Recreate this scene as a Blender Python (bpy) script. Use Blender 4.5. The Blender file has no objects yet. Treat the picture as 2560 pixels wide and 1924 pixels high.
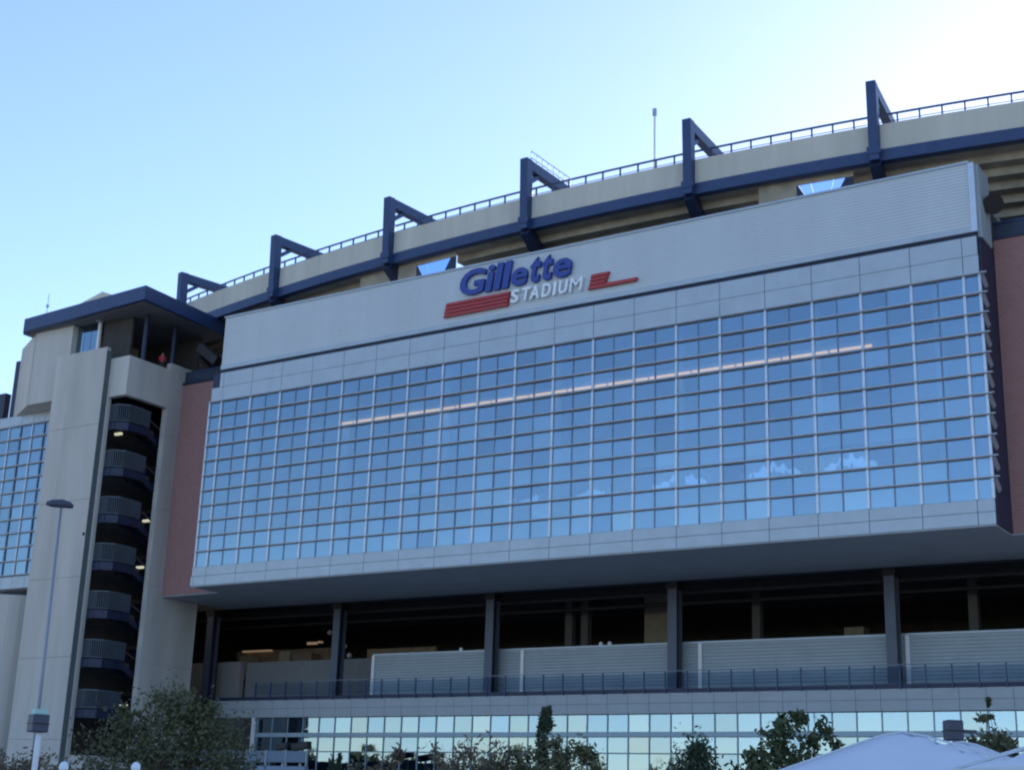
import bpy, math, random
from mathutils import Vector, Matrix

random.seed(7)
SC = bpy.context.scene
COL = SC.collection
R = math.radians

# ------------------------------------------------------------------ camera, sky, sun, exposure
cam_d = bpy.data.cameras.new("camera")
cam = bpy.data.objects.new("camera", cam_d)
COL.objects.link(cam)
rx = Vector((0.84027, 0.54119, 0.03245))
dn = Vector((-0.12915, 0.25793, -0.95749))
fw = Vector((-0.52656, 0.80037, 0.28662))
m = Matrix((rx, -dn, -fw)).transposed().to_4x4()
m.translation = Vector((0, 0, 1.7))
cam.matrix_world = m
cam_d.sensor_width = 36.0
cam_d.lens = 50.59
cam_d.clip_start = 0.1
cam_d.clip_end = 5000
SC.camera = cam

SUN_EL, SUN_AZ = 25.0, -9.0          # sun stands low behind the stadium (azimuth clockwise from +Y)
world = bpy.data.worlds.new("World")
SC.world = world
world.use_nodes = True
wn = world.node_tree
for n in list(wn.nodes):
    wn.nodes.remove(n)
sky = wn.nodes.new("ShaderNodeTexSky")
sky.sky_type = 'NISHITA'
sky.sun_disc = False
sky.sun_elevation = R(SUN_EL)
sky.sun_rotation = R(SUN_AZ)
sky.air_density = 1.0
sky.dust_density = 0.15
sky.ozone_density = 3.8
bg = wn.nodes.new("ShaderNodeBackground")
bg.inputs["Strength"].default_value = 0.12
wo = wn.nodes.new("ShaderNodeOutputWorld")
wb = wn.nodes.new("ShaderNodeMix")            # white balance of the whole sky, the same in every direction
wb.data_type = 'RGBA'
wb.blend_type = 'MULTIPLY'
wb.inputs[0].default_value = 1.0
wb.inputs[7].default_value = (1.08, 0.98, 0.98, 1)
wn.links.new(sky.outputs[0], wb.inputs[6])
wn.links.new(wb.outputs[2], bg.inputs[0])
wn.links.new(bg.outputs[0], wo.inputs[0])

sun_d = bpy.data.lights.new("sun", 'SUN')
sun_d.energy = 3.0
sun_d.angle = R(0.53)
sun_d.color = (1.0, 0.86, 0.68)
sun = bpy.data.objects.new("sun", sun_d)
COL.objects.link(sun)
sd = Vector((math.sin(R(SUN_AZ)) * math.cos(R(SUN_EL)), math.cos(R(SUN_AZ)) * math.cos(R(SUN_EL)), math.sin(R(SUN_EL))))
sun.rotation_euler = sd.to_track_quat('Z', 'Y').to_euler()
sun.location = (0, 0, 120)

vs = SC.view_settings
vs.view_transform = 'Standard'
vs.look = 'None'
vs.gamma = 1.0
vs.exposure = 1.22
vs.use_curve_mapping = False
SC.cycles.filter_width = 2.2

# ------------------------------------------------------------------ helpers
MATS = {}


def mat(name, col, rough=0.6, metal=0.0, noise=0.0, nscale=2.0, bump=0.0, bscale=20.0, spec=0.5, col2=None, streak=False):
    if name in MATS:
        return MATS[name]
    mt = bpy.data.materials.new(name)
    mt.use_nodes = True
    nt = mt.node_tree
    b = nt.nodes["Principled BSDF"]
    b.inputs["Roughness"].default_value = rough
    b.inputs["Metallic"].default_value = metal
    b.inputs["Specular IOR Level"].default_value = spec
    b.inputs["Base Color"].default_value = (*col, 1)
    tc = nt.nodes.new("ShaderNodeTexCoord")
    geo = nt.nodes.new("ShaderNodeNewGeometry")
    if noise > 0 or col2:
        nz = nt.nodes.new("ShaderNodeTexNoise")
        nz.inputs["Scale"].default_value = nscale
        nz.inputs["Detail"].default_value = 6
        nz.inputs["Roughness"].default_value = 0.65
        if streak:
            mp = nt.nodes.new("ShaderNodeMapping")
            mp.inputs["Scale"].default_value = (1, 1, 0.12)
            nt.links.new(geo.outputs["Position"], mp.inputs[0])
            nt.links.new(mp.outputs[0], nz.inputs["Vector"])
        else:
            nt.links.new(geo.outputs["Position"], nz.inputs["Vector"])
        cr = nt.nodes.new("ShaderNodeValToRGB")
        c2 = col2 if col2 else tuple(min(1, c * (1 + noise)) for c in col)
        c1 = col if col2 else tuple(c * (1 - noise) for c in col)
        cr.color_ramp.elements[0].position = 0.3
        cr.color_ramp.elements[1].position = 0.7
        cr.color_ramp.elements[0].color = (*c1, 1)
        cr.color_ramp.elements[1].color = (*c2, 1)
        nt.links.new(nz.outputs[0], cr.inputs[0])
        nt.links.new(cr.outputs[0], b.inputs["Base Color"])
    if bump > 0:
        n2 = nt.nodes.new("ShaderNodeTexNoise")
        n2.inputs["Scale"].default_value = bscale
        n2.inputs["Detail"].default_value = 4
        nt.links.new(geo.outputs["Position"], n2.inputs["Vector"])
        bp = nt.nodes.new("ShaderNodeBump")
        bp.inputs["Strength"].default_value = bump
        bp.inputs["Distance"].default_value = 0.02
        nt.links.new(n2.outputs[0], bp.inputs["Height"])
        nt.links.new(bp.outputs[0], b.inputs["Normal"])
    MATS[name] = mt
    return mt


def glass(name, tint, refl, fac, rough=0.02, wob=0.0):
    """architectural glass: tinted see-through mixed with a coated reflection"""
    mt = bpy.data.materials.new(name)
    mt.use_nodes = True
    nt = mt.node_tree
    for n in list(nt.nodes):
        nt.nodes.remove(n)
    out = nt.nodes.new("ShaderNodeOutputMaterial")
    tr = nt.nodes.new("ShaderNodeBsdfTransparent")
    tr.inputs[0].default_value = (*tint, 1)
    gl = nt.nodes.new("ShaderNodeBsdfGlossy")
    gl.inputs["Color"].default_value = (*refl, 1)
    gl.inputs["Roughness"].default_value = rough
    lw = nt.nodes.new("ShaderNodeLayerWeight")         # Schlick curve, the same from both sides of a pane
    lw.inputs[0].default_value = 0.5
    fr = nt.nodes.new("ShaderNodeMath")
    fr.operation = 'POWER'
    fr.inputs[1].default_value = 4.0
    nt.links.new(lw.outputs["Facing"], fr.inputs[0])
    ad = nt.nodes.new("ShaderNodeMath")
    ad.operation = 'ADD'
    ad.use_clamp = True
    ad.inputs[1].default_value = fac
    mx = nt.nodes.new("ShaderNodeMixShader")
    nt.links.new(fr.outputs[0], ad.inputs[0])
    nt.links.new(ad.outputs[0], mx.inputs[0])
    nt.links.new(tr.outputs[0], mx.inputs[1])
    nt.links.new(gl.outputs[0], mx.inputs[2])
    nt.links.new(mx.outputs[0], out.inputs[0])
    oi = nt.nodes.new("ShaderNodeObjectInfo")          # coating differs a little from pane to pane
    hv = nt.nodes.new("ShaderNodeMapRange")
    hv.inputs["To Min"].default_value = 0.84
    hv.inputs["To Max"].default_value = 1.0
    mc = nt.nodes.new("ShaderNodeMix")
    mc.data_type = 'RGBA'
    mc.blend_type = 'MULTIPLY'
    mc.inputs[0].default_value = 1.0
    mc.inputs[6].default_value = (*refl, 1)
    nt.links.new(oi.outputs["Random"], hv.inputs[0])
    nt.links.new(hv.outputs[0], mc.inputs[7])
    nt.links.new(mc.outputs[2], gl.inputs["Color"])
    if wob > 0:
        geo = nt.nodes.new("ShaderNodeNewGeometry")
        nz = nt.nodes.new("ShaderNodeTexNoise")
        nz.inputs["Scale"].default_value = 0.9
        nz.inputs["Detail"].default_value = 2
        bp = nt.nodes.new("ShaderNodeBump")
        bp.inputs["Strength"].default_value = wob
        bp.inputs["Distance"].default_value = 0.05
        nt.links.new(geo.outputs["Position"], nz.inputs["Vector"])
        nt.links.new(nz.outputs[0], bp.inputs["Height"])
        nt.links.new(bp.outputs[0], gl.inputs["Normal"])
    MATS[name] = mt
    return mt


def lamp_mat(name, col, strength):
    mt = bpy.data.materials.new(name)
    mt.use_nodes = True
    b = mt.node_tree.nodes["Principled BSDF"]
    b.inputs["Base Color"].default_value = (*col, 1)
    b.inputs["Emission Color"].default_value = (*col, 1)
    b.inputs["Emission Strength"].default_value = strength
    MATS[name] = mt
    return mt


def brick_mat(name, c1, c2, mortar, bw, rh, ms):
    mt = bpy.data.materials.new(name)
    mt.use_nodes = True
    nt = mt.node_tree
    b = nt.nodes["Principled BSDF"]
    b.inputs["Roughness"].default_value = 0.85
    geo = nt.nodes.new("ShaderNodeNewGeometry")
    sx = nt.nodes.new("ShaderNodeSeparateXYZ")
    cx_ = nt.nodes.new("ShaderNodeCombineXYZ")
    ad = nt.nodes.new("ShaderNodeMath")
    ad.operation = 'ADD'
    nt.links.new(geo.outputs["Position"], sx.inputs[0])
    nt.links.new(sx.outputs[0], ad.inputs[0])
    nt.links.new(sx.outputs[1], ad.inputs[1])
    nt.links.new(ad.outputs[0], cx_.inputs[0])
    nt.links.new(sx.outputs[2], cx_.inputs[1])
    br = nt.nodes.new("ShaderNodeTexBrick")
    br.inputs["Color1"].default_value = (*c1, 1)
    br.inputs["Color2"].default_value = (*c2, 1)
    br.inputs["Mortar"].default_value = (*mortar, 1)
    br.inputs["Scale"].default_value = 1.0
    br.inputs["Brick Width"].default_value = bw
    br.inputs["Row Height"].default_value = rh
    br.inputs["Mortar Size"].default_value = ms
    nt.links.new(cx_.outputs[0], br.inputs["Vector"])
    nt.links.new(br.outputs[0], b.inputs["Base Color"])
    MATS[name] = mt
    return mt


class MB:
    def __init__(s):
        s.v, s.f = [], []

    def box(s, x0, x1, y0, y1, z0, z1):
        i = len(s.v)
        s.v += [(x0, y0, z0), (x1, y0, z0), (x1, y1, z0), (x0, y1, z0), (x0, y0, z1), (x1, y0, z1), (x1, y1, z1), (x0, y1, z1)]
        s.f += [(i, i + 3, i + 2, i + 1), (i + 4, i + 5, i + 6, i + 7), (i, i + 1, i + 5, i + 4), (i + 1, i + 2, i + 6, i + 5), (i + 2, i + 3, i + 7, i + 6), (i + 3, i, i + 4, i + 7)]
        return s

    def prism(s, poly, z0, z1):
        """vertical prism over an xy polygon (counter-clockwise from above)"""
        i, n = len(s.v), len(poly)
        s.v += [(x, y, z0) for x, y in poly] + [(x, y, z1) for x, y in poly]
        s.f.append(tuple(range(i + n - 1, i - 1, -1)))
        s.f.append(tuple(range(i + n, i + 2 * n)))
        for k in range(n):
            j = (k + 1) % n
            s.f.append((i + k, i + j, i + n + j, i + n + k))
        return s

    def profile_x(s, prof, x0, x1):
        """closed yz profile swept along x"""
        i, n = len(s.v), len(prof)
        s.v += [(x0, y, z) for y, z in prof] + [(x1, y, z) for y, z in prof]
        s.f.append(tuple(range(i, i + n)))
        s.f.append(tuple(range(i + 2 * n - 1, i + n - 1, -1)))
        for k in range(n):
            j = (k + 1) % n
            s.f.append((i + j, i + k, i + n + k, i + n + j))
        return s

    def beam(s, a, b, w, h, up=(0, 0, 1)):
        a, b = Vector(a), Vector(b)
        d = (b - a).normalized()
        u = Vector(up)
        side = d.cross(u)
        if side.length < 1e-4:
            side = d.cross(Vector((0, 1, 0)))
        side.normalize()
        u = side.cross(d).normalized()
        i = len(s.v)
        for p in (a, b):
            for sx, su in ((-1, -1), (1, -1), (1, 1), (-1, 1)):
                s.v.append(tuple(p + side * (sx * w / 2) + u * (su * h / 2)))
        s.f += [(i, i + 1, i + 2, i + 3), (i + 7, i + 6, i + 5, i + 4)]
        for k in range(4):
            j = (k + 1) % 4
            s.f.append((i + k, i + 4 + k, i + 4 + j, i + j))
        return s

    def tube(s, pts, rad, n=8, caps=True):
        i0 = len(s.v)
        m_ = len(pts)
        for k, p in enumerate(pts):
            p = Vector(p)
            d = (Vector(pts[min(k + 1, m_ - 1)]) - Vector(pts[max(k - 1, 0)])).normalized()
            a = d.cross(Vector((0.31, 0.95, 0.05)))
            if a.length < 1e-3:
                a = d.cross(Vector((1, 0, 0)))
            a.normalize()
            b = d.cross(a)
            r = rad[k] if isinstance(rad, (list, tuple)) else rad
            for q in range(n):
                t = 2 * math.pi * q / n
                s.v.append(tuple(p + a * (r * math.cos(t)) + b * (r * math.sin(t))))
        for k in range(m_ - 1):
            for q in range(n):
                w = (q + 1) % n
                s.f.append((i0 + k * n + q, i0 + k * n + w, i0 + (k + 1) * n + w, i0 + (k + 1) * n + q))
        if caps:
            s.f.append(tuple(range(i0 + n - 1, i0 - 1, -1)))
            s.f.append(tuple(range(i0 + (m_ - 1) * n, i0 + m_ * n)))
        return s

    def lathe(s, c, prof, n=16):
        i0 = len(s.v)
        for r, z in prof:
            for q in range(n):
                t = 2 * math.pi * q / n
                s.v.append((c[0] + r * math.cos(t), c[1] + r * math.sin(t), c[2] + z))
        for k in range(len(prof) - 1):
            for q in range(n):
                w = (q + 1) % n
                s.f.append((i0 + k * n + q, i0 + k * n + w, i0 + (k + 1) * n + w, i0 + (k + 1) * n + q))
        s.f.append(tuple(range(i0 + n - 1, i0 - 1, -1)))
        s.f.append(tuple(range(i0 + (len(prof) - 1) * n, i0 + len(prof) * n)))
        return s

    def mesh(s, name, material, smooth=False):
        me = bpy.data.meshes.new(name)
        me.from_pydata(s.v, [], s.f)
        me.materials.append(material)
        if smooth:
            for p in me.polygons:
                p.use_smooth = True
        me.update()
        return me

    def build(s, name, material, parent=None, smooth=False, bevel=0.0):
        o = bpy.data.objects.new(name, s.mesh(name, material, smooth))
        COL.objects.link(o)
        if parent:
            attach(o, parent)
        if bevel > 0:
            bv = o.modifiers.new("bevel", 'BEVEL')
            bv.width = bevel
            bv.segments = 2
            bv.limit_method = 'ANGLE'
        return o


def attach(o, parent):
    """parent while the mesh keeps its place in the world"""
    o.parent = parent
    o.matrix_parent_inverse = Matrix.Translation(-wpos(parent))


def wpos(o):
    p = Vector(o.location)
    q = o.parent
    if q is not None:
        p = o.matrix_parent_inverse @ p + wpos(q)
    return p


def link_copy(me, name, parent, loc, rot=(0, 0, 0)):
    o = bpy.data.objects.new(name, me)
    COL.objects.link(o)
    o.location = loc
    o.rotation_euler = rot
    if parent:
        attach(o, parent)
    return o


def thing(name, label, cat, loc, group=None):
    o = bpy.data.objects.new(name, None)
    COL.objects.link(o)
    o.location = loc
    o.empty_display_size = 0.3
    return tag(o, label, cat, group)


def tag(o, label, cat, group=None):
    o["label"] = label
    o["category"] = cat
    if group:
        o["group"] = group
    return o


# ------------------------------------------------------------------ materials
M_PANEL = mat("grey_metal_panel", (0.40, 0.46, 0.51), 0.45, 0.25, noise=0.07, nscale=0.8)
M_SIDING = mat("pale_ribbed_siding", (0.53, 0.575, 0.595), 0.5, 0.1, noise=0.05, nscale=0.4, streak=True)
M_BEIGE = mat("beige_concrete", (0.56, 0.53, 0.45), 0.85, noise=0.12, nscale=0.5, bump=0.3, streak=True)
M_TOWER = mat("tower_concrete", (0.47, 0.45, 0.41), 0.85, noise=0.18, nscale=0.35, bump=0.4, streak=True)
M_BLUE = mat("navy_painted_steel", (0.022, 0.05, 0.135), 0.45, 0.1, noise=0.15, nscale=1.5)
M_DARKBLUE = mat("dark_navy_steel", (0.012, 0.02, 0.055), 0.5, 0.1, noise=0.2, nscale=2.0)
M_SOFFIT = mat("soffit_panel", (0.36, 0.37, 0.38), 0.7, noise=0.08, nscale=0.5)
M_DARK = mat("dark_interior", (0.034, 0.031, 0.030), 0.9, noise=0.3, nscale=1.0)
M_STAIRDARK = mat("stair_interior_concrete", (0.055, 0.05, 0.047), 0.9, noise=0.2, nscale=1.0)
M_STEP = mat("stained_precast_step", (0.32, 0.285, 0.22), 0.9, noise=0.3, nscale=0.6, col2=None)
M_MULL = mat("bright_aluminium_mullion", (0.50, 0.54, 0.60), 0.35, 0.5, noise=0.05)
M_MULLD = mat("blue_grey_mullion", (0.13, 0.18, 0.26), 0.4, 0.3, noise=0.05)
M_FIN = mat("grey_sunshade_fin", (0.42, 0.44, 0.48), 0.5, 0.2, noise=0.08)
M_INT = mat("interior_plaster", (0.32, 0.33, 0.34), 0.8, noise=0.05)
M_INTDARK = mat("interior_carpet", (0.07, 0.08, 0.10), 0.9, noise=0.1)
M_SPAN = mat("pale_spandrel_backing", (0.70, 0.74, 0.76), 0.6, noise=0.06, nscale=0.5)
M_WHITE = mat("white_paint", (0.75, 0.76, 0.77), 0.5, noise=0.04)
M_CLOTH = mat("white_table_linen", (0.85, 0.86, 0.88), 0.8, noise=0.03)
M_BLACK = mat("black_casing", (0.012, 0.012, 0.014), 0.55, noise=0.2)
M_STEEL = mat("galvanised_steel", (0.35, 0.38, 0.42), 0.4, 0.6, noise=0.1)
M_LOWWALL = mat("blue_grey_ribbed_wall", (0.33, 0.38, 0.41), 0.55, 0.1, noise=0.08, nscale=0.5)
M_FASCIA = mat("grey_fascia_panel", (0.33, 0.36, 0.385), 0.5, 0.15, noise=0.06, nscale=0.7)
M_LTBLUE = mat("letter_blue", (0.02, 0.05, 0.28), 0.35, noise=0.06)
M_LTWHITE = mat("letter_white", (0.85, 0.88, 0.9), 0.4, noise=0.02)
M_LTRED = mat("letter_red", (0.42, 0.03, 0.035), 0.4, noise=0.06)
M_BRICK = brick_mat("red_brown_brick", (0.34, 0.17, 0.155), (0.30, 0.148, 0.135), (0.33, 0.21, 0.19), 0.4, 0.2, 0.02)
M_GLASS = glass("blue_curtain_glass", (0.62, 0.75, 0.80), (0.54, 0.71, 0.85), 0.31, 0.015, 0.05)
M_GLASS2 = glass("pale_window_glass", (0.25, 0.32, 0.36), (0.60, 0.82, 1.0), 0.36, 0.02, 0.05)
M_RAILGLASS = glass("clear_rail_glass", (0.80, 0.86, 0.92), (0.5, 0.55, 0.6), 0.0, 0.02)
M_COVE = lamp_mat("amber_cove_light", (1.0, 0.42, 0.09), 1.15)
M_TUBE = lamp_mat("stair_tube_light", (1.0, 0.97, 0.66), 0.22)
M_WARM = lamp_mat("warm_stand_light", (1.0, 0.68, 0.42), 0.055)
M_LAMPW = lamp_mat("white_bulkhead_light", (0.9, 1.0, 0.92), 0.8)
M_TENT = mat("white_tent_fabric", (0.70, 0.73, 0.78), 0.75, noise=0.03, nscale=1.5)
M_BARK = mat("bark", (0.09, 0.075, 0.06), 0.9, noise=0.3, nscale=8)
M_GREENCAP = mat("pale_green_cap", (0.38, 0.60, 0.56), 0.5, noise=0.05)
M_CASE = mat("slate_lamp_casing", (0.055, 0.06, 0.095), 0.5, noise=0.1)
M_GLOBE = mat("opal_globe", (0.8, 0.84, 0.88), 0.3, noise=0.02)


def leaf_mat(name, c1, c2):
    return mat(name, c1, 0.65, noise=0.01, nscale=1.3, col2=c2, spec=0.3)


# ------------------------------------------------------------------ setting: ground
g = MB()
g.v = [(-2500, -2500, 0), (2500, -2500, 0), (2500, 2500, 0), (-2500, 2500, 0)]
g.f = [(0, 1, 2, 3)]
gr = g.build("ground", mat("asphalt_ground", (0.055, 0.055, 0.056), 0.9, noise=0.25, nscale=0.3, bump=0.3))
gr["kind"] = "structure"
pz = MB().box(-190, 90, -30, 88, 0.004, 0.12).build("bounce_pavement", mat("pale_bounce_paving", (0.36, 0.35, 0.33), 0.9, noise=0.15, nscale=0.4))  # unseen paving, widened and made pale to bounce light up to the soffit
pz["kind"] = "structure"

# far tree line that closes the car park behind the camera; it shows only as a reflection in the lower windows
ft = MB()
rr = random.Random(3)
for k in range(420):
    a = math.pi * (1.02 + 0.96 * k / 420)
    d = 260 + rr.uniform(-12, 25)
    cx_, cy_ = d * math.cos(a), d * math.sin(a)
    h = rr.uniform(8, 15)
    for q in range(14):
        px, py, pz_ = cx_ + rr.uniform(-3.5, 3.5), cy_ + rr.uniform(-3.5, 3.5), rr.uniform(0.2, 1) * h
        s_ = rr.uniform(1.2, 2.6)
        i = len(ft.v)
        t = rr.uniform(0, 6.28)
        ax = Vector((math.cos(t), math.sin(t), rr.uniform(-.4, .4))) * s_
        bx = Vector((rr.uniform(-.4, .4), rr.uniform(-.4, .4), 1)) * s_
        p = Vector((px, py, pz_))
        ft.v += [tuple(p - ax - bx), tuple(p + ax - bx * .6), tuple(p + ax * .7 + bx), tuple(p - ax * .8 + bx * .7)]
        ft.f.append((i, i + 1, i + 2, i + 3))
fo = ft.build("far_wood", leaf_mat("far_leaves", (0.04, 0.06, 0.03), (0.07, 0.08, 0.04)))
fo["kind"] = "stuff"
fo["label"] = "far wood across the car park, seen only mirrored in the lower windows"

# ------------------------------------------------------------------ stadium bowl (behind everything)
BX, BY, BR = -47.5, 267.0, 188.2


def arc(theta, n, z):
    """point at angle theta (degrees from straight towards the street), n metres inward of the parapet face"""
    t = R(theta)
    return (BX + (BR - n) * math.sin(t), BY - (BR - n) * math.cos(t), z)


def ring(mb, prof, t0, t1, seg):
    """closed (n, z) profile swept along the curved stand"""
    i0, n = len(mb.v), len(prof)
    for k in range(seg + 1):
        th = t0 + (t1 - t0) * k / seg
        mb.v += [arc(th, a, z) for a, z in prof]
    for k in range(seg):
        for q in range(n):
            w = (q + 1) % n
            mb.f.append((i0 + k * n + q, i0 + k * n + w, i0 + (k + 1) * n + w, i0 + (k + 1) * n + q))
    mb.f.append(tuple(range(i0 + n - 1, i0 - 1, -1)))
    mb.f.append(tuple(range(i0 + seg * n, i0 + seg * n + n)))
    return mb


bowl = thing("stadium_bowl", "curved upper stand with beige parapet, navy ring beam and steel frames behind the glass hall", "stadium", (-47.5, 95, 0))
T0, T1 = -17.5, 18.0
# parapet of precast lengths with open joints
TH = [-17.5]
fr_x = [-89.6, -76.5, -63.7, -51.0, -38.4, -26.2]
fr_t = [math.degrees(math.asin((x - BX) / BR)) for x in fr_x] + [10.7, 14.9]
edges = [T0] + fr_t + [T1]
for a, b in zip(edges[:-1], edges[1:]):
    if b - a < 0.3:
        continue
    ring(MB(), [(0.0, 41.98), (0.35, 41.98), (0.35, 43.7), (0.0, 43.7)], a + 0.012, b - 0.012, 10).build("parapet_panel", M_BEIGE, bowl)
    ring(MB(), [(-0.12, 41.18), (0.5, 41.18), (0.5, 41.95), (-0.12, 41.95)], a + 0.004, b - 0.004, 10).build("ring_beam", M_BLUE, bowl)
ring(MB(), [(-0.18, 41.15), (0.4, 41.15), (0.4, 41.177), (-0.18, 41.177)], T0, T1, 60).build("beam_flange", M_BLUE, bowl)
# stepped underside of the seating deck, with two stair openings to the sky
GAPS = [(4.93, 5.86), (-4.24, -3.27)]
N0, Z0, DN, DZ = 0.52, 41.75, 0.85, 0.56
for k in range(15):
    n0, z0 = N0 + k * DN, Z0 - k * DZ
    prof = [(n0, z0 - DZ), (n0 + DN, z0 - DZ), (n0 + DN, z0 - DZ + 0.14), (n0 + 0.14, z0 - DZ + 0.14), (n0 + 0.14, z0 + 0.14), (n0, z0 + 0.14)]
    if k < 4:
        bl = [(T0, GAPS[1][0] - 1.7), (GAPS[1][1], GAPS[0][0] - 0.7), (GAPS[0][1], T1)]
    else:
        bl = [(T0, T1)]
    for a, b in bl:
        ring(MB(), prof, a, b, max(6, int((b - a) * 1.6))).build("seating_step", M_STEP, bowl)
M_SCREEN = glass("pale_blue_screen", (0.50, 0.66, 0.92), (0.8, 0.9, 1.0), 0.02, 0.05)


def plate(pts, d, name, material):
    """flat plate over (theta, z) corners standing d metres inward, 4 cm thick"""
    mb_ = MB()
    n_ = len(pts)
    mb_.v = [arc(t, d, z) for t, z in pts] + [arc(t, d + 0.04, z) for t, z in pts]
    mb_.f = [tuple(range(n_ - 1, -1, -1)), tuple(range(n_, 2 * n_))]
    for k_ in range(n_):
        j_ = (k_ + 1) % n_
        mb_.f.append((k_, j_, n_ + j_, n_ + k_))
    return mb_.build(name, material, bowl)


for a, b in GAPS:
    q = (b - a) * 0.2
    zt_, zl_ = 40.78, 39.7
    cutx = [0.0, 0.27, 0.76, 1.0]
    for c0, c1 in zip(cutx[:-1], cutx[1:]):
        tl_, tr_ = a + (b - a) * c0, a + (b - a) * c1
        bl_, br_ = a + q + (b - a - 2 * q) * c0, a + q + (b - a - 2 * q) * c1
        plate([(bl_ + 0.006, zl_), (br_ - 0.006, zl_), (tr_ - 0.006, zt_), (tl_ + 0.006, zt_)], 0.62, "screen_panel", M_SCREEN)
    wd_ = 1.8 if a < 0 else 0.8
    plate([(a - wd_, zl_ - 0.8), (a - 0.031, zl_ - 0.8), (a - 0.031, 41.62), (a - wd_, 41.62)], 0.60, "opening_surround", M_STEP)
    plate([(a - 0.029, zt_ + 0.003), (b + 0.16, zt_ + 0.003), (b + 0.16, 41.62), (a - 0.029, 41.62)], 0.60, "opening_lintel", M_STEP)
    plate([(a - 0.03, zl_), (a + q, zl_), (a - 0.002, zt_), (a - 0.03, zt_)], 0.60, "opening_cheek", M_DARKBLUE)
    plate([(b - q, zl_), (b + 0.16, zl_), (b + 0.16, zt_), (b + 0.002, zt_)], 0.60, "opening_cheek", M_DARKBLUE)
# parapet railing, set back on the deck behind the parapet
RN = 1.25
th = T0
rail = MB()
pts = [arc(T0 + (T1 - T0) * k / 70, RN, 44.95) for k in range(71)]
rail.tube(pts, 0.085, 6)
rail.build("top_rail", M_BLUE, bowl)
MB().tube([arc(T0 + (T1 - T0) * k / 70, RN, 44.45) for k in range(71)], 0.03, 5).build("middle_rail", M_BLUE, bowl)
pm = MB().box(-0.05, 0.05, -0.05, 0.05, 0, 1.62).mesh("rail_post", M_BLUE)
k = 0
while th < T1:
    link_copy(pm, "rail_post", bowl, arc(th, RN, 43.3), (0, 0, R(th)))
    th += 0.42
ring(MB(), [(0.36, 43.0), (1.6, 43.0), (1.6, 43.15), (0.36, 43.15)], T0, T1, 50).build("walkway_slab", M_BEIGE, bowl)
# steel frames
for k, th in enumerate(fr_t):
    f = bpy.data.objects.new("steel_frame", None)
    COL.objects.link(f)
    f.location = arc(th, 0, 41.0)
    f.parent = bowl
    f.matrix_parent_inverse = Matrix.Translation(-Vector(bowl.location))
    P = lambda n, z: arc(th, n, z)
    inw = Vector(P(1, 0)) - Vector(P(0, 0))
    MB().beam(P(-0.22, 41.12), P(-0.42, 46.45), 0.62, 0.72, up=inw).build("post", M_BLUE, f, bevel=0.03)
    MB().beam(P(-0.05, 46.05), P(5.3, 46.05), 0.6, 0.75).build("arm", M_BLUE, f, bevel=0.03)
    MB().beam(P(0.1, 44.9), P(1.1, 45.66), 0.3, 0.3).build("knee_brace", M_BLUE, f)
    MB().beam(P(-0.2, 41.15), P(9.0, 35.0), 0.66, 0.95).build("raker", M_DARKBLUE, f, bevel=0.03)
    MB().beam(P(-0.62, 41.5), P(-0.62, 42.0), 0.86, 0.05, up=inw).build("splice_plate", M_BLUE, f)
# brick side walls and concourse rail above them
for x0, x1 in ((-86.0, -79.75), (-19.72, -2.0)):
    MB().box(x0, x1, 81.0, 81.6, 17.6, 35.05).build("brick_wall", M_BRICK, bowl)
    MB().box(x0 - 0.0, x1, 80.9, 81.65, 35.054, 35.25).build("wall_coping", M_DARKBLUE, bowl)
    MB().box(x0, x1, 81.15, 81.22, 35.3, 36.1).build("guard_panel", mat("navy_mesh_panel", (0.025, 0.04, 0.075), 0.6, noise=0.2), bowl)
    MB().box(x0, x1, 81.1, 81.27, 36.104, 36.22).build("hand_rail", M_BLUE, bowl)
    MB().box(x0, x1, 81.62, 97, 34.6, 35.0).build("concourse_slab", M_SOFFIT, bowl)
MB().box(-112, 6, 97, 97.4, 33.2, 36).build("back_wall", M_DARK, bowl)

# ------------------------------------------------------------------ glass hall
hall = thing("glass_hall", "long cantilevered hall with blue glass front and pale ribbed sign wall on top", "building", (-50, 78, 0))
XL, XR = -79.6, -19.87          # glass body
UL, UR = -78.75, -20.15         # sign wall body
FY = 78.0
# sign wall: ribbed siding
prof = []
zt, zb_ = 38.86, 34.92
nr = 20
step = (zt - zb_) / nr
for k in range(nr):
    z = zb_ + k * step
    prof += [(FY, z), (FY - 0.018, z + 0.02), (FY - 0.018, z + step * 0.6), (FY, z + step * 0.62)]
prof += [(FY, zt), (FY + 0.25, zt), (FY + 0.25, zb_)]
MB().profile_x(list(reversed(prof)), UL, UR).build("ribbed_siding", M_SIDING, hall)
MB().box(UL - 0.06, UR + 0.06, FY - 0.10, FY + 0.32, 38.862, 39.0).build("top_flashing", M_PANEL, hall)
MB().box(UL - 0.02, UR, FY - 0.07, FY + 0.25, 34.56, 34.91).build("lower_flashing", M_PANEL, hall)
MB().box(UR + 0.004, UR + 0.35, FY - 0.09, FY + 0.3, 34.56, 38.855).build("corner_trim", M_MULL, hall)
MB().box(UL, UR + 0.25, FY + 0.12, FY + 0.4, 34.30, 34.555).build("shadow_joint", M_DARKBLUE, hall)
MB().box(UR + 0.1, UR + 0.5, FY + 0.32, 80.4, 34.3, 38.85).build("end_return", M_LOWWALL, hall)
# grey panel bands: two rows above, two rows below the glass
PW = 3.03
xm = [-20.774 - PW * k for k in range(20)]          # bright mullion lines
cuts = [XR] + xm + [XL]


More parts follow.
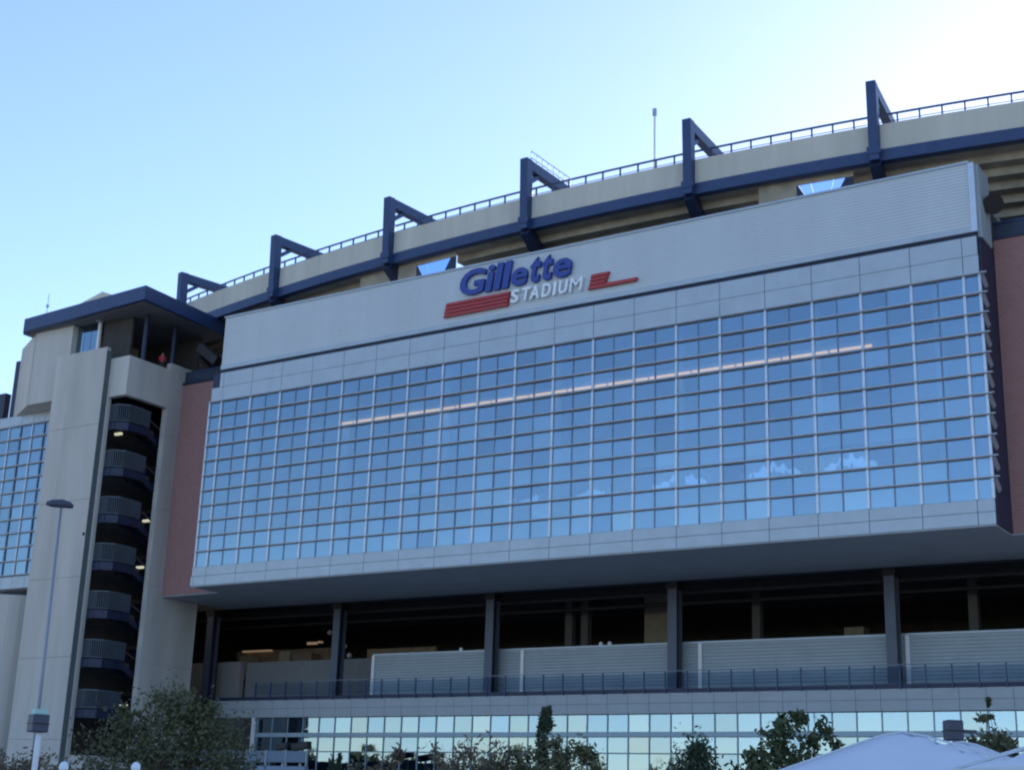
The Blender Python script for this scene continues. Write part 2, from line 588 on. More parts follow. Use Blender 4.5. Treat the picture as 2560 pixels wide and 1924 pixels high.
def band(z0, z1, xa, xb):
    cs = [c for c in cuts if xa + 0.2 < c < xb - 0.2]
    cs = sorted([xa] + cs + [xb])
    for a, b in zip(cs[:-1], cs[1:]):
        MB().box(a + 0.018, b - 0.018, FY - 0.02 - random.uniform(0, 0.006), FY + 0.10, z0 + 0.014, z1 - 0.014).build("panel", M_PANEL, hall)


band(33.14, 34.30, UL, UR + 0.25)
band(31.98, 33.14, XL + 0.05, XR)
band(18.29, 18.99, XL - 0.2, XR + 0.05)
band(17.58, 18.29, XL - 0.3, XR + 0.05)
MB().box(XL, XR, FY + 0.103, FY + 0.2, 31.99, 34.3).build("band_backing", M_DARKBLUE, hall)
MB().box(XL - 0.2, XR, FY + 0.103, FY + 0.2, 17.6, 18.98).build("band_backing", M_DARKBLUE, hall)
# curtain wall grid
ROWS = 11
RH = (31.98 - 18.99) / ROWS
vl = sorted(set([XL, XR] + xm + [x - PW / 2 for x in xm[:-1]] + [xm[-1] - PW / 2 if xm[-1] - PW / 2 > XL + 0.3 else XL]))
vl = [v for k, v in enumerate(vl) if k == 0 or v - vl[k - 1] > 0.05]
pane_me = {}
panes = []
for c in range(len(vl) - 1):
    w = vl[c + 1] - vl[c]
    key = round(w, 3)
    for r_ in range(ROWS):
        panes.append((0.5 * (vl[c] + vl[c + 1]), 18.99 + RH * (r_ + 0.5), w, r_))
panes.sort(key=lambda p: -p[0])
rest = MB()
for k, (x, z, w, r_) in enumerate(panes):
    if k < 300:
        key = round(w, 3)
        if key not in pane_me:
            pane_me[key] = MB().box(-w / 2 + 0.02, w / 2 - 0.02, -0.012, 0.012, -RH / 2 + 0.02, RH / 2 - 0.02).mesh("pane", M_GLASS)
        link_copy(pane_me[key], "pane", hall, (x, FY + 0.05, z), (random.gauss(0, 0.009), 0, random.gauss(0, 0.009)))
    else:
        rest.box(x - w / 2 + 0.02, x + w / 2 - 0.02, FY + 0.038, FY + 0.062, z - RH / 2 + 0.02, z + RH / 2 - 0.02)
ro = rest.build("pane", M_GLASS, hall)
ro["kind"] = "stuff"
for k, x in enumerate(vl):
    major = any(abs(x - q) < 0.02 for q in xm) or x in (XL, XR)
    if major:
        MB().box(x - 0.075, x + 0.075, FY - 0.06, FY + 0.12, 19.0, 31.97).build("mullion", M_MULL, hall)
    else:
        MB().box(x - 0.04, x + 0.04, FY + 0.01, FY + 0.12, 19.0, 31.97).build("mullion", M_MULLD, hall)
for r_ in range(1, ROWS + 1):
    z = 18.99 + RH * r_
    MB().box(XL - 0.02, XR + 0.42, FY - 0.22, FY - 0.065, z - 0.03, z + 0.03).build("sunshade_fin", M_FIN, hall)
    MB().box(XL, XR, FY - 0.062, FY + 0.03, z - 0.06, z + 0.05).build("transom", M_FIN, hall)
# right end: louvre returns and dark end wall
MB().box(XR + 0.06, XR + 0.12, FY + 0.12, 87.2, 17.6, 34.29).build("end_wall", M_DARKBLUE, hall)
for r_ in range(ROWS):
    z = 18.99 + RH * r_
    MB().beam((XR + 0.14, FY - 0.05, z + RH * 0.92), (XR + 0.24, FY + 0.42, z + RH * 0.40), 0.08, RH * 0.34).build("end_louvre", M_STEEL, hall)
MB().box(XL - 0.06, XL - 0.002, FY + 0.21, 87.2, 17.6, 34.29).build("end_wall", mat("end_wall_blue", (0.17, 0.22, 0.28), 0.7, noise=0.05), hall)
# floor, soffit, roof, interior
MB().box(XL - 0.2, XR + 0.04, FY + 0.005, 88.6, 17.50, 17.575).build("soffit", M_SOFFIT, hall)
MB().box(XR + 0.045, -2, 81.0, 88.6, 17.50, 17.574).build("soffit", M_SOFFIT, hall)
MB().box(-86.0, XL - 0.205, 81.0, 88.6, 17.50, 17.574).build("soffit", M_SOFFIT, hall)
MB().box(XL, XR, FY + 0.22, 90, 17.60, 18.6).build("floor_slab", M_INTDARK, hall)
MB().box(XL, XR, FY + 0.35, 90, 20.9, 21.3).build("upper_floor", M_INTDARK, hall)
MB().box(XL, XR, FY + 0.16, FY + 0.22, 18.62, 21.30).build("spandrel_backing", M_SPAN, hall)
MB().box(XL, XR, FY + 0.45, 90, 32.1, 32.5).build("hall_ceiling", M_INT, hall)
MB().box(UL, UR, FY + 0.4, 88, 37.6, 37.9).build("hall_roof", M_PANEL, hall)
# back wall of the hall with a strip of field-side windows open to the sky
clumps_ = [(-55.0, 2.6, 23.95), (-50.3, 2.4, 23.9), (-43.3, 4.2, 23.75), (-36.6, 4.3, 23.75), (-31.3, 4.0, 23.75)]
bw = MB()
wz0 = 23.75
prev = XL
rw = random.Random(21)
bw.box(XL, XR, 87.0, 87.2, 21.3, wz0)
for cx_, w_, zb_o in clumps_:
    x0_ = cx_ - w_ / 2
    bw.box(prev, x0_, 87.0, 87.2, wz0, 32.1)
    nn = 40
    for q in range(nn):
        t = (q + 0.5) / nn
        hh = (0.30 + 0.75 * math.exp(-((t - 0.55) / 0.28) ** 2)) * (0.85 + 0.2 * math.sin(q * 0.9 + cx_)) * (1.0 if w_ > 3 else 0.55)
        bw.box(x0_ + w_ * q / nn, x0_ + w_ * (q + 1) / nn, 87.0, 87.2, wz0 + hh, 32.1)
    prev = x0_ + w_
bw.box(prev, XR, 87.0, 87.2, wz0, 32.1)
M_FIELD = glass("grey_field_window", (0.50, 0.56, 0.62), (0.6, 0.7, 0.8), 0.08, 0.05)
for cx_, w_, zb_o in clumps_:
    MB().box(cx_ - w_ / 2, cx_ + w_ / 2, 86.94, 86.97, wz0, wz0 + 1.5).build("field_window", M_FIELD, hall)
bw.build("hall_back_wall", mat("hall_wall_blue_grey", (0.20, 0.25, 0.31), 0.8, noise=0.1), hall)
M_BLIND = mat("pale_roller_blind", (0.62, 0.66, 0.70), 0.8, noise=0.04)
for k in range(1, 14):
    x1_ = xm[k]
    zb_l = 22.58 + rw.choice([0, 0, 0.1, 0.35])
    MB().box(x1_ + 0.10, x1_ + PW - 0.10, FY + 0.20, FY + 0.22, zb_l, 23.70).build("roller_blind", M_BLIND, hall)
for x in [-75.5, -66.4, -57.4, -48.3, -39.2, -30.1, -22.6]:
    MB().tube([(x, 78.98, 21.3), (x, 78.98, 32.05)], 0.32, 14).build("interior_column", M_WHITE, hall, smooth=True)
cz = 18.99 + RH * 8 + 0.36
xs_ = [-66.8] + [-65.47 + 3.03 * k for k in range(13)] + [-26.4]
for a, b in zip(xs_[:-1], xs_[1:]):
    MB().box(a + 0.08, b - 0.08, FY + 0.5, FY + 0.62, cz, cz + 0.13).build("cove_light", M_COVE, hall)
MB().box(XL + 0.4, XR - 0.4, FY + 0.63, FY + 1.3, cz - 0.05, cz + 0.45).build("cove_bulkhead", M_INT, hall)
trb = random.Random(11)
for x in [-52.5, -49.7, -44.6, -39.8, -37.5, -35.2, -33.1, -31.2, -29.0, -58, -63]:
    mb = MB()
    for dx, s_ in ((0, 1.0), (0.75, 0.8)):
        mb.lathe((x + dx, FY + 1.5 + trb.uniform(0, .6), 21.3), [(0.42 * s_, 0), (0.36 * s_, 0.72 * s_), (0.40 * s_, 0.74 * s_), (0.02, 0.76 * s_)], 14)
        mb.lathe((x + dx + trb.uniform(-.1, .1), FY + 1.5, 21.3 + 0.76 * s_), [(0.12, 0), (0.05, 0.22), (0.01, 0.34 * s_)], 8)
    mb.build("dressed_table", M_CLOTH, hall)

# ------------------------------------------------------------------ sign on the ribbed wall
SY = FY - 0.14
sign = thing("stadium_sign", "raised blue Gillette lettering over white STADIUM letters with red speed stripes", "sign", (-50, SY, 36))


def letter(ch, x, z, h, w, shear, bold, depth, material, y):
    cu = bpy.data.curves.new("letter", 'FONT')
    cu.body = ch
    cu.size = 1.0
    cu.offset = bold
    cu.extrude = 0.5
    cu.bevel_depth = 0.0
    cu.resolution_u = 4
    to = bpy.data.objects.new("letter_src", cu)
    COL.objects.link(to)
    dg = bpy.context.evaluated_depsgraph_get()
    me = bpy.data.meshes.new_from_object(to.evaluated_get(dg))
    bpy.data.objects.remove(to)
    bpy.data.curves.remove(cu)
    vx = [v.co.x for v in me.vertices]
    vy = [v.co.y for v in me.vertices]
    x0, x1, y0, y1 = min(vx), max(vx), min(vy), max(vy)
    for v in me.vertices:
        u = (v.co.x - x0) / (x1 - x0)
        t = (v.co.y - y0) / (y1 - y0)
        d = v.co.z
        v.co = Vector((u * w + shear * t * h, -d * depth, t * h))
    me.materials.clear()
    me.materials.append(material)
    me.name = "letter"
    o = bpy.data.objects.new("letter", me)
    COL.objects.link(o)
    o.location = (x, y, z)
    attach(o, sign)
    return o


GB = 36.66
for ch, x, w, h in (("G", -56.0, 2.1, 1.92), ("i", -53.72, 0.55, 1.95), ("l", -52.98, 0.5, 1.98), ("l", -52.3, 0.5, 1.98), ("e", -51.62, 1.3, 1.3),
                    ("t", -50.15, 0.85, 1.85), ("t", -49.2, 0.85, 1.85), ("e", -48.25, 1.45, 1.35)):
    letter(ch, x, GB, h, w, 0.16, 0.028, 0.24, M_LTBLUE, SY - 0.02)
for ch, x, w in (("S", -51.55, 0.62), ("T", -50.68, 0.66), ("A", -49.98, 0.74), ("D", -49.02, 0.66), ("I", -48.14, 0.2), ("U", -47.72, 0.66), ("M", -46.84, 0.92)):
    letter(ch, x, 35.46, 0.95, w, 0.14, 0.0 if ch == "M" else 0.02, 0.22, M_LTWHITE, SY - 0.02)


def stripe(x0, x1, z0, z1, sh=0.12):
    mb = MB()
    y0, y1 = SY - 0.12, SY + 0.10
    P = [(x0, z0), (x1, z0), (x1 + sh, z1), (x0 + sh, z1)]
    mb.v = [(x, y0, z) for x, z in P] + [(x, y1, z) for x, z in P]
    mb.f = [(0, 1, 2, 3), (7, 6, 5, 4), (0, 4, 5, 1), (1, 5, 6, 2), (2, 6, 7, 3), (3, 7, 4, 0)]
    mb.build("red_stripe", M_LTRED, sign)


for k in range(4):
    z = 35.34 + k * 0.27
    stripe(-57.2 + k * 0.05, -51.82 + k * 0.03, z, z + 0.2)
stripe(-45.4, -41.8, 35.40, 35.62)
stripe(-45.3, -44.1, 35.68, 35.88)
stripe(-45.25, -44.0, 35.95, 36.14)
stripe(-45.2, -43.9, 36.2, 36.4)

# ------------------------------------------------------------------ loudspeakers beside the sign wall, masts, catwalk
sp = thing("loudspeaker", "round black loudspeaker on a bracket off the right end of the sign wall", "loudspeaker", (-19.2, 79.6, 36.5), "loudspeakers at the ends of the sign wall")
MB().tube([(-19.75, 79.8, 36.9), (-19.3, 79.5, 36.8), (-19.15, 79.2, 36.55)], [0.18, 0.5, 0.62], 14).build("horn", M_BLACK, sp)
MB().beam((-20.0, 80.2, 37.0), (-19.4, 79.6, 36.85), 0.12, 0.12).build("bracket", M_BLACK, sp)
sp = thing("loudspeaker", "slanting black box loudspeaker between stair tower roof and sign wall", "loudspeaker", (-82.5, 80.2, 37.0), "loudspeakers at the ends of the sign wall")
MB().beam((-83.5, 80.1, 37.75), (-81.3, 80.1, 36.2), 0.7, 0.75).build("cabinet", M_BLACK, sp, bevel=0.03)
MB().beam((-82.2, 80.5, 37.0), (-82.2, 81.4, 37.6), 0.15, 0.15).build("bracket", M_BLACK, sp)
am = thing("antenna_mast", "thin pale mast with small head rising behind the parapet between two steel frames", "mast", (-42.65, 82.0, 43.15))
MB().tube([(-42.65, 82, 43.15), (-42.65, 82, 49.6)], 0.07, 8).build("pole", M_WHITE, am)
MB().box(-42.77, -42.53, 81.9, 82.1, 49.4, 49.95).build("head", M_STEEL, am)
cw = thing("catwalk_railing", "light wire railing on the arm of the third steel frame from the right", "railing", arc(fr_t[3], 2, 46.43))
for k in range(8):
    n = 0.2 + k * 0.75
    MB().tube([arc(fr_t[3], n, 46.4), arc(fr_t[3], n, 47.35)], 0.03, 6).build("post", M_STEEL, cw)
for z in (46.85, 47.35):
    MB().tube([arc(fr_t[3], 0.2, z), arc(fr_t[3], 5.45, z)], 0.03, 6).build("rail", M_STEEL, cw)

# ------------------------------------------------------------------ stair tower
tw = thing("stair_tower", "tall beige concrete stair tower with navy edged flat roof and open stair landings", "building", (-90, 77, 0))
zz = [0.0, 6.1, 12.2, 18.3, 24.4, 30.5, 36.9]
for a, b in zip(zz[:-1], zz[1:]):
    MB().box(-94.2, -88.2, 74.5, 74.9, a + 0.012, b - 0.012).build("wall_slab", M_TOWER, tw)
MB().box(-88.196, -88.15, 74.53, 74.99, 0, 36.6).build("reveal_shade_strip", mat("reveal_shade_dark", (0.10, 0.12, 0.12), 0.6, noise=0.1), tw)  # dark sheet over the slab's side, the reveal's shade put into its colour
MB().box(-94.15, -88.25, 74.6, 74.88, 0.05, 36.8).build("slab_core", M_TOWER, tw)
MB().box(-88.9, -87.95, 75.0, 75.3, 0, 36.0).build("jamb", M_TOWER, tw)
MB().prism([(-87.946, 75.0), (-86.0, 75.0), (-86.0, 79.45), (-86.5, 79.45), (-86.5, 75.5), (-87.946, 75.5)], 32.75, 36.0).build("header_wall", M_TOWER, tw)
for a, b in zip(zz[:-1], zz[1:]):
    MB().box(-86.5, -86.0, 79.46, 85.0, a + 0.012, min(b, 36.6) - 0.012).build("side_wall", M_TOWER, tw)
MB().box(-86.45, -86.05, 79.5, 84.9, 0.05, 36.5).build("side_wall_core", M_TOWER, tw)
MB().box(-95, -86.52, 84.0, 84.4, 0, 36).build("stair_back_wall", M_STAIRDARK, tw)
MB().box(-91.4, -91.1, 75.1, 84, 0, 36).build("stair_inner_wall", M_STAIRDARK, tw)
MB().box(-94, -86.52, 75.62, 84.0, 35.3, 35.75).build("top_floor", M_TOWER, tw)
MB().box(-88.2, -86.1, 75.1, 79.4, 4.6, 5.0).build("plinth_slab", M_TOWER, tw)
MB().box(-88.2, -86.1, 75.1, 79.4, 0, 4.59).build("plinth_wall", M_TOWER, tw)
# west shoulder behind the slab, canted
MB().prism([(-103.5, 78.0), (-98.55, 75.5), (-98.55, 84), (-103.5, 84)], 33.55, 39.97).build("shoulder_wall", M_TOWER, tw)
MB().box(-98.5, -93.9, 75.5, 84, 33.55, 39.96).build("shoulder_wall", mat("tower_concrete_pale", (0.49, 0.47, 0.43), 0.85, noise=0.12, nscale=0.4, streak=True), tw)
# roof
rp = [(-100.1, 75.3), (-99.5, 74.8), (-83.75, 73.85), (-84.35, 84.2), (-100.6, 85.5)]
MB().prism(rp, 40.0, 41.2).build("roof_fascia", M_BLUE, tw, bevel=0.05)
ip = [(-99.7, 75.4), (-84.1, 74.25), (-84.65, 83.8), (-100.2, 85.0)]
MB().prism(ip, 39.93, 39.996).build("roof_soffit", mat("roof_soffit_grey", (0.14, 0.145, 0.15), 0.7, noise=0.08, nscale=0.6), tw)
MB().tube([(-91.0, 75.8, 39.93), (-91.0, 75.8, 39.88)], 0.35, 12).build("soffit_light", M_STEEL, tw)
for y, zb2 in ((76.6, 36.0), (79.7, 35.4)):
    MB().tube([(-86.25, y, zb2), (-86.25, y, 39.93)], 0.2, 12).build("roof_post", M_DARKBLUE, tw)
# clerestory glazing below the roof
for k in range(3):
    MB().box(-93.8 + k * 0.85, -93.0 + k * 0.85, 76.0, 76.05, 36.9, 39.9).build("clerestory_pane", M_GLASS2, tw)
MB().box(-91.35, -91.1, 75.95, 76.15, 36.7, 39.93).build("clerestory_post", M_WHITE, tw)
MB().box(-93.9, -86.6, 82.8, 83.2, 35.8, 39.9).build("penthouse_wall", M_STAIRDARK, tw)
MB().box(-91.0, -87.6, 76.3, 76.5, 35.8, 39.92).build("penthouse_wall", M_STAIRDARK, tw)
# landings with guard rails, flights between them
LZ = [30.7, 26.95, 23.2, 19.5, 15.8, 12.1, 8.35]
bar = MB().box(-0.035, 0.035, -0.015, 0.015, 0, 1.35).mesh("rail_bar", mat("grey_blue_rail", (0.095, 0.12, 0.15), 0.5, 0.3, noise=0.1))
edge = [(-88.3, 75.35), (-87.15, 75.35), (-86.45, 76.05), (-86.38, 77.2), (-86.6, 78.4)]
M_RAIL = MATS["grey_blue_rail"]
for i, z in enumerate(LZ):
    poly = edge + [(-86.9, 79.2), (-88.3, 79.4)]
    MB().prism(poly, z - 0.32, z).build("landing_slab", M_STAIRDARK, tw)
    bmz = MB()
    for a, b in zip(edge[:-1], edge[1:]):
        bmz.beam((a[0], a[1], z - 0.3), (b[0], b[1], z - 0.3), 0.12, 0.62)
    bmz.build("landing_beam", M_DARKBLUE, tw)
    gr_ = MB()
    gz = z + 0.05
    for a, b in zip(edge[:-1], edge[1:]):
        gr_.beam((a[0], a[1], gz + 1.4), (b[0], b[1], gz + 1.4), 0.07, 0.07)
        gr_.beam((a[0], a[1], gz + 0.1), (b[0], b[1], gz + 0.1), 0.05, 0.05)
    go_ = gr_.build("guard_rail", M_RAIL, tw)
    for a, b in zip(edge[:-1], edge[1:]):
        a, b = Vector((*a, 0)), Vector((*b, 0))
        L = (b - a).length
        nb = max(2, int(L / 0.16))
        ang = math.atan2(b.y - a.y, b.x - a.x)
        mbb = MB()
        for q in range(nb):
            p = a.lerp(b, (q + 0.5) / nb)
            mbb.box(p.x - 0.03, p.x + 0.03, p.y - 0.03, p.y + 0.03, gz + 0.12, gz + 1.38)
        bo = mbb.build("rail_bars", M_RAIL, go_)
        bo["kind"] = "stuff"
    # flight going down to the half landing at the back, and the one coming up
    zd = z - 1.87
    MB().beam((-86.85, 78.3, z - 0.25), (-86.85, 82.3, zd - 0.25), 0.18, 0.45).build("stringer", M_DARKBLUE, tw)
    MB().beam((-87.9, 78.3, z - 0.25), (-87.9, 82.3, zd - 0.25), 0.18, 0.45).build("stringer", M_DARKBLUE, tw)
    st = MB()
    for q in range(11):
        t = (q + 0.5) / 11
        st.box(-87.85, -86.9, 78.3 + 4 * t - 0.18, 78.3 + 4 * t + 0.18, z - 1.87 * t - 0.12, z - 1.87 * t - 0.06)
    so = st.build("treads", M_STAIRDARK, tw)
    so["kind"] = "stuff"
    MB().beam((-86.75, 78.3, z + 0.95), (-86.75, 82.3, zd + 0.95), 0.08, 0.08).build("hand_rail", mat("bronze_handrail", (0.10, 0.08, 0.065), 0.5, 0.2, noise=0.1), tw)
    MB().beam((-88.6, 78.3, z - 3.95), (-88.6, 82.3, zd - 0.25), 0.18, 0.45).build("stringer", M_DARKBLUE, tw)
    MB().box(-91.1, -86.55, 82.3, 83.9, zd - 0.3, zd).build("half_landing", M_STAIRDARK, tw)
for x, y, z in ((-87.8, 76.3, 30.0), (-87.4, 79.85, 23.55), (-87.4, 79.7, 19.75), (-87.5, 79.6, 8.95)):
    MB().box(x - 0.35, x + 0.35, y - 0.12, y + 0.12, z - 0.09, z + 0.09).build("tube_light", M_TUBE, tw)
for x, y, z in ((-88.0, 76.0, 23.05), (-88.0, 75.9, 15.4)):
    MB().box(x - 0.2, x + 0.2, y - 0.1, y + 0.1, z - 0.09, z).build("tube_light", M_LAMPW, tw)
MB().lathe((-88.35, 74.45, 21.6), [(0.06, -0.1), (0.1, 0), (0.06, 0.12)], 8).build("wall_camera", M_BLACK, tw)

pm_ = thing("beige_penthouse", "small beige wedge of upper stand showing over the stair tower roof", "building", (-133, 110, 58))
mb = MB()
mb.v = [(-140, 110, 56), (-129.5, 110, 56), (-129.5, 110, 59.9), (-132.3, 110, 61.0), (-140, 110, 59.2), (-140, 116, 56), (-129.5, 116, 56), (-129.5, 116, 59.9), (-132.3, 116, 61.0), (-140, 116, 59.2)]
mb.f = [(0, 1, 2, 3, 4), (9, 8, 7, 6, 5), (0, 5, 6, 1), (1, 6, 7, 2), (2, 7, 8, 3), (3, 8, 9, 4), (4, 9, 5, 0)]
mb.build("wall", M_BEIGE, pm_)
MB().box(-138, -130.5, 111, 115, 0, 55.99).build("pier", M_BEIGE, pm_)
am2 = thing("antenna_mast", "hair-thin mast standing up behind the left edge of the stair tower roof", "mast", (-142.2, 110, 58))
MB().tube([(-142.2, 110, 40), (-142.2, 110, 62.4)], 0.05, 6).build("pole", M_STEEL, am2)
MB().box(-142.35, -142.05, 109.9, 110.1, 60.6, 61.0).build("head", M_STEEL, am2)

# ------------------------------------------------------------------ west glass wing
ww = thing("west_glass_wing", "blue glass wing of the stadium cut off by the left edge, beyond the stair tower", "building", (-100, 78, 0))
WY = 77.5
wx0, wx1 = -105.4, -93.96
wz0_, wz1_ = 19.55, 32.6
wr = 11
wh = (wz1_ - wz0_) / wr
cols = [wx1 - 1.515 * k for k in range(8)]
cols = sorted(c for c in cols if c > wx0) 
cols = [wx0] + cols
pm_me = {}
for a, b in zip(cols[:-1], cols[1:]):
    w = round(b - a, 3)
    if w not in pm_me:
        pm_me[w] = MB().box(-w / 2 + 0.02, w / 2 - 0.02, -0.012, 0.012, -wh / 2 + 0.02, wh / 2 - 0.02).mesh("pane", M_GLASS)
    for r_ in range(wr):
        link_copy(pm_me[w], "pane", ww, ((a + b) / 2, WY + 0.05, wz0_ + wh * (r_ + 0.5)), (random.gauss(0, 0.006), 0, random.gauss(0, 0.006)))
for k, x in enumerate(cols):
    MB().box(x - 0.06, x + 0.06, WY - 0.05, WY + 0.12, wz0_, wz1_).build("mullion", M_MULL if k % 2 == 0 else M_MULLD, ww)
for r_ in range(0, wr + 1):
    z = wz0_ + wh * r_
    MB().box(wx0, wx1, WY - 0.2, WY - 0.055, z - 0.03, z + 0.03).build("sunshade_fin", M_FIN, ww)
    MB().box(wx0, wx1, WY - 0.052, WY + 0.03, z - 0.06, z + 0.05).build("transom", M_FIN, ww)
for a, b in zip(cols[:-1], cols[1:]):
    MB().box(a + 0.015, b - 0.015, WY - 0.02, WY + 0.1, wz1_ + 0.06, 33.54).build("panel", M_PANEL, ww)
    MB().box(a + 0.015, b - 0.015, WY - 0.02, WY + 0.1, 18.42, wz0_ - 0.12).build("panel", M_PANEL, ww)
MB().box(wx0, wx1, WY + 0.3, 84, 18.35, 18.41).build("soffit", M_SOFFIT, ww)
MB().box(wx0, wx1, WY + 0.3, WY + 0.36, 18.42, 33.5).build("inner_lining", mat("pale_blind", (0.22, 0.27, 0.32), 0.8, noise=0.05), ww)
MB().box(wx0 - 0.05, wx0 - 0.002, WY, 84, 18.4, 33.5).build("end_wall", M_PANEL, ww)
MB().lathe((-101.6, 80.6, 0), [(5.6, 0), (5.6, 17.6), (5.3, 17.7)], 40).build("round_wall", M_TOWER, ww, smooth=False)
MB().box(-104.9, -104.2, 78.6, 79.1, 34.0, 39.2).build("steel_post", M_DARKBLUE, ww)
MB().box(-106.9, -105.5, 78.4, 79.0, 32.3, 36.3).build("steel_bracket", M_DARKBLUE, ww)
MB().box(-109, -106.0, 78.6, 79.0, 31.2, 33.0).build("steel_bracket", M_BLUE, ww)

# ------------------------------------------------------------------ lower concourse building
pod = thing("concourse_building", "lower storey with open dark concourse behind steel columns above a strip of pale windows", "building", (-48, 92, 0))
PX0, PX1 = -86.0, -6.0
MB().box(PX0, PX1, 87.9, 107, 9.95, 10.2).build("deck_edge", M_DARKBLUE, pod)
WW = 1.6
nx = int((PX1 - PX0) / WW)
fm = MB().box(-WW / 2 + 0.012, WW / 2 - 0.012, -0.05, 0.05, -0.33, 0.33).mesh("fascia_panel", M_FASCIA)
wm = MB().box(-WW / 2 + 0.03, WW / 2 - 0.03, -0.012, 0.012, -0.56, 0.56).mesh("window_pane", M_GLASS2)
wl = MB().box(-WW / 2 + 0.03, WW / 2 - 0.03, -0.012, 0.012, -0.5, 0.5).mesh("window_pane", M_GLASS2)
wlo = MB().box(-WW / 2 + 0.03, WW / 2 - 0.03, -0.012, 0.012, -1.25, 1.25).mesh("window_pane", M_GLASS2)
for k in range(nx):
    x = PX0 + WW * (k + 0.5)
    for z in (9.60, 8.92):
        link_copy(fm, "fascia_panel", pod, (x, 88.0, z), (random.gauss(0, 0.002), 0, 0))
    link_copy(wm, "window_pane", pod, (x, 88.1, 7.97), (random.gauss(0, 0.005), 0, random.gauss(0, 0.005)))
    link_copy(wl, "window_pane", pod, (x, 88.1, 6.54), (random.gauss(0, 0.005), 0, random.gauss(0, 0.005)))
    link_copy(wlo, "window_pane", pod, (x, 88.1, 4.70), (random.gauss(0, 0.005), 0, random.gauss(0, 0.005)))
    MB().box(x - WW / 2 - 0.035, x - WW / 2 + 0.035, 88.02, 88.16, 0.5, 8.55).build("window_mullion", mat("slate_mullion", (0.24, 0.31, 0.35), 0.5, 0.2, noise=0.05), pod)
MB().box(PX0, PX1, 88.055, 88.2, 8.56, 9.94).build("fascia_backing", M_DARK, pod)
MB().box(PX0, PX1, 88.03, 88.155, 7.08, 7.40).build("transom", mat("pale_blue_transom", (0.30, 0.38, 0.44), 0.45, 0.2, noise=0.05), pod)
MB().box(PX0, PX1, 88.03, 88.155, 5.97, 6.03).build("transom", MATS["slate_mullion"], pod)
MB().box(PX0, PX1, 88.0, 88.4, 0, 3.4).build("base_wall", M_FASCIA, pod)
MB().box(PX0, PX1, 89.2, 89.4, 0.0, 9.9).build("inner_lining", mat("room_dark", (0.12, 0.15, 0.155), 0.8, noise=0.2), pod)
MB().box(-81.6, -81.3, 87.8, 88.0, 0, 8.55).build("white_post", M_WHITE, pod)
MB().box(PX0, -81.62, 87.0, 87.85, 0, 8.5).build("side_wall", M_STAIRDARK, pod)
# steel columns
for x in (-88.0, -74.2, -59.6, -44.6, -29.4, -14.4):
    c = bpy.data.objects.new("column", None)
    COL.objects.link(c)
    c.location = (x, 88.8, 10.2)
    c.parent = pod
    c.matrix_parent_inverse = Matrix.Translation(-Vector(pod.location))
    MB().box(x - 0.34, x + 0.34, 88.62, 88.70, 10.2, 17.49).build("flange", mat("slate_column_paint", (0.085, 0.10, 0.135), 0.5, 0.1, noise=0.1), c)
    MB().box(x - 0.34, x + 0.34, 89.42, 89.50, 10.2, 17.49).build("flange", MATS["slate_column_paint"], c)
    MB().box(x - 0.05, x + 0.05, 88.702, 89.418, 10.2, 17.49).build("web", M_DARKBLUE, c)
    MB().box(x - 0.45, x + 0.45, 88.56, 89.6, 17.0, 17.48).build("cap", M_BLACK, c)
# parapet wall with ribs and pilasters
prof = []
zb2, zt2 = 10.2, 13.36
for k in range(14):
    z = zb2 + k * (zt2 - zb2) / 14
    h = (zt2 - zb2) / 14
    prof += [(89.9, z), (89.84, z + 0.03), (89.84, z + h * 0.6), (89.9, z + h * 0.68)]
prof += [(89.9, zt2), (90.1, zt2), (90.1, zb2)]
segs = [(-71.0, -57.5), (-57.2, -43.2), (-42.9, -28.9), (-28.6, -6.0)]
for a, b in segs:
    MB().profile_x(list(reversed(prof)), a, b).build("ribbed_wall", M_LOWWALL, pod)
    MB().box(a - 0.28, b, 89.8, 90.15, 13.363, 13.5).build("wall_cap", M_PANEL, pod)
    MB().box(a - 0.28, a - 0.02, 89.72, 90.1, 10.2, 13.36).build("pilaster", M_WHITE, pod)
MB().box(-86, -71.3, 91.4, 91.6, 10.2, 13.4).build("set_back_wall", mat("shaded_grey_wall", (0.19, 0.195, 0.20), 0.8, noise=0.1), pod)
MB().box(-88.9, -86.2, 90.9, 91.4, 10.2, 13.45).build("grey_pier", mat("pier_grey", (0.24, 0.245, 0.25), 0.8, noise=0.06), pod)
MB().box(-97, -90.2, 90.9, 91.4, 10.2, 13.45).build("grey_pier", MATS["pier_grey"], pod)
MB().box(-97, PX0 - 0.01, 88.6, 107, 9.9, 10.19).build("deck_edge", M_DARKBLUE, pod)
# dark inside of the concourse
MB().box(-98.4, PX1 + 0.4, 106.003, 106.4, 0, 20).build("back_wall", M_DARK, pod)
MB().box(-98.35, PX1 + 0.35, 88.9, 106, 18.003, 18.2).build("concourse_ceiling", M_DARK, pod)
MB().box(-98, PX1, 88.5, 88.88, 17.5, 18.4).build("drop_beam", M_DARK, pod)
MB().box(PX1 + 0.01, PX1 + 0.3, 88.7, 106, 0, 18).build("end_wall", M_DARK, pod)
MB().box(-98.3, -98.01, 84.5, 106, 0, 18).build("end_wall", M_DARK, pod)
for x in (-56.6, -55.2, -41.2, -26.0):
    MB().box(x - 0.3, x + 0.3, 95, 95.6, 10.2, 17.9).build("inner_column", mat("brown_grey_column", (0.10, 0.095, 0.095), 0.8, noise=0.1), pod)
MB().box(-50.6, -48.0, 96, 97, 10.2, 17.9).build("beige_pier", mat("beige_pier", (0.22, 0.19, 0.14), 0.8, noise=0.12), pod)
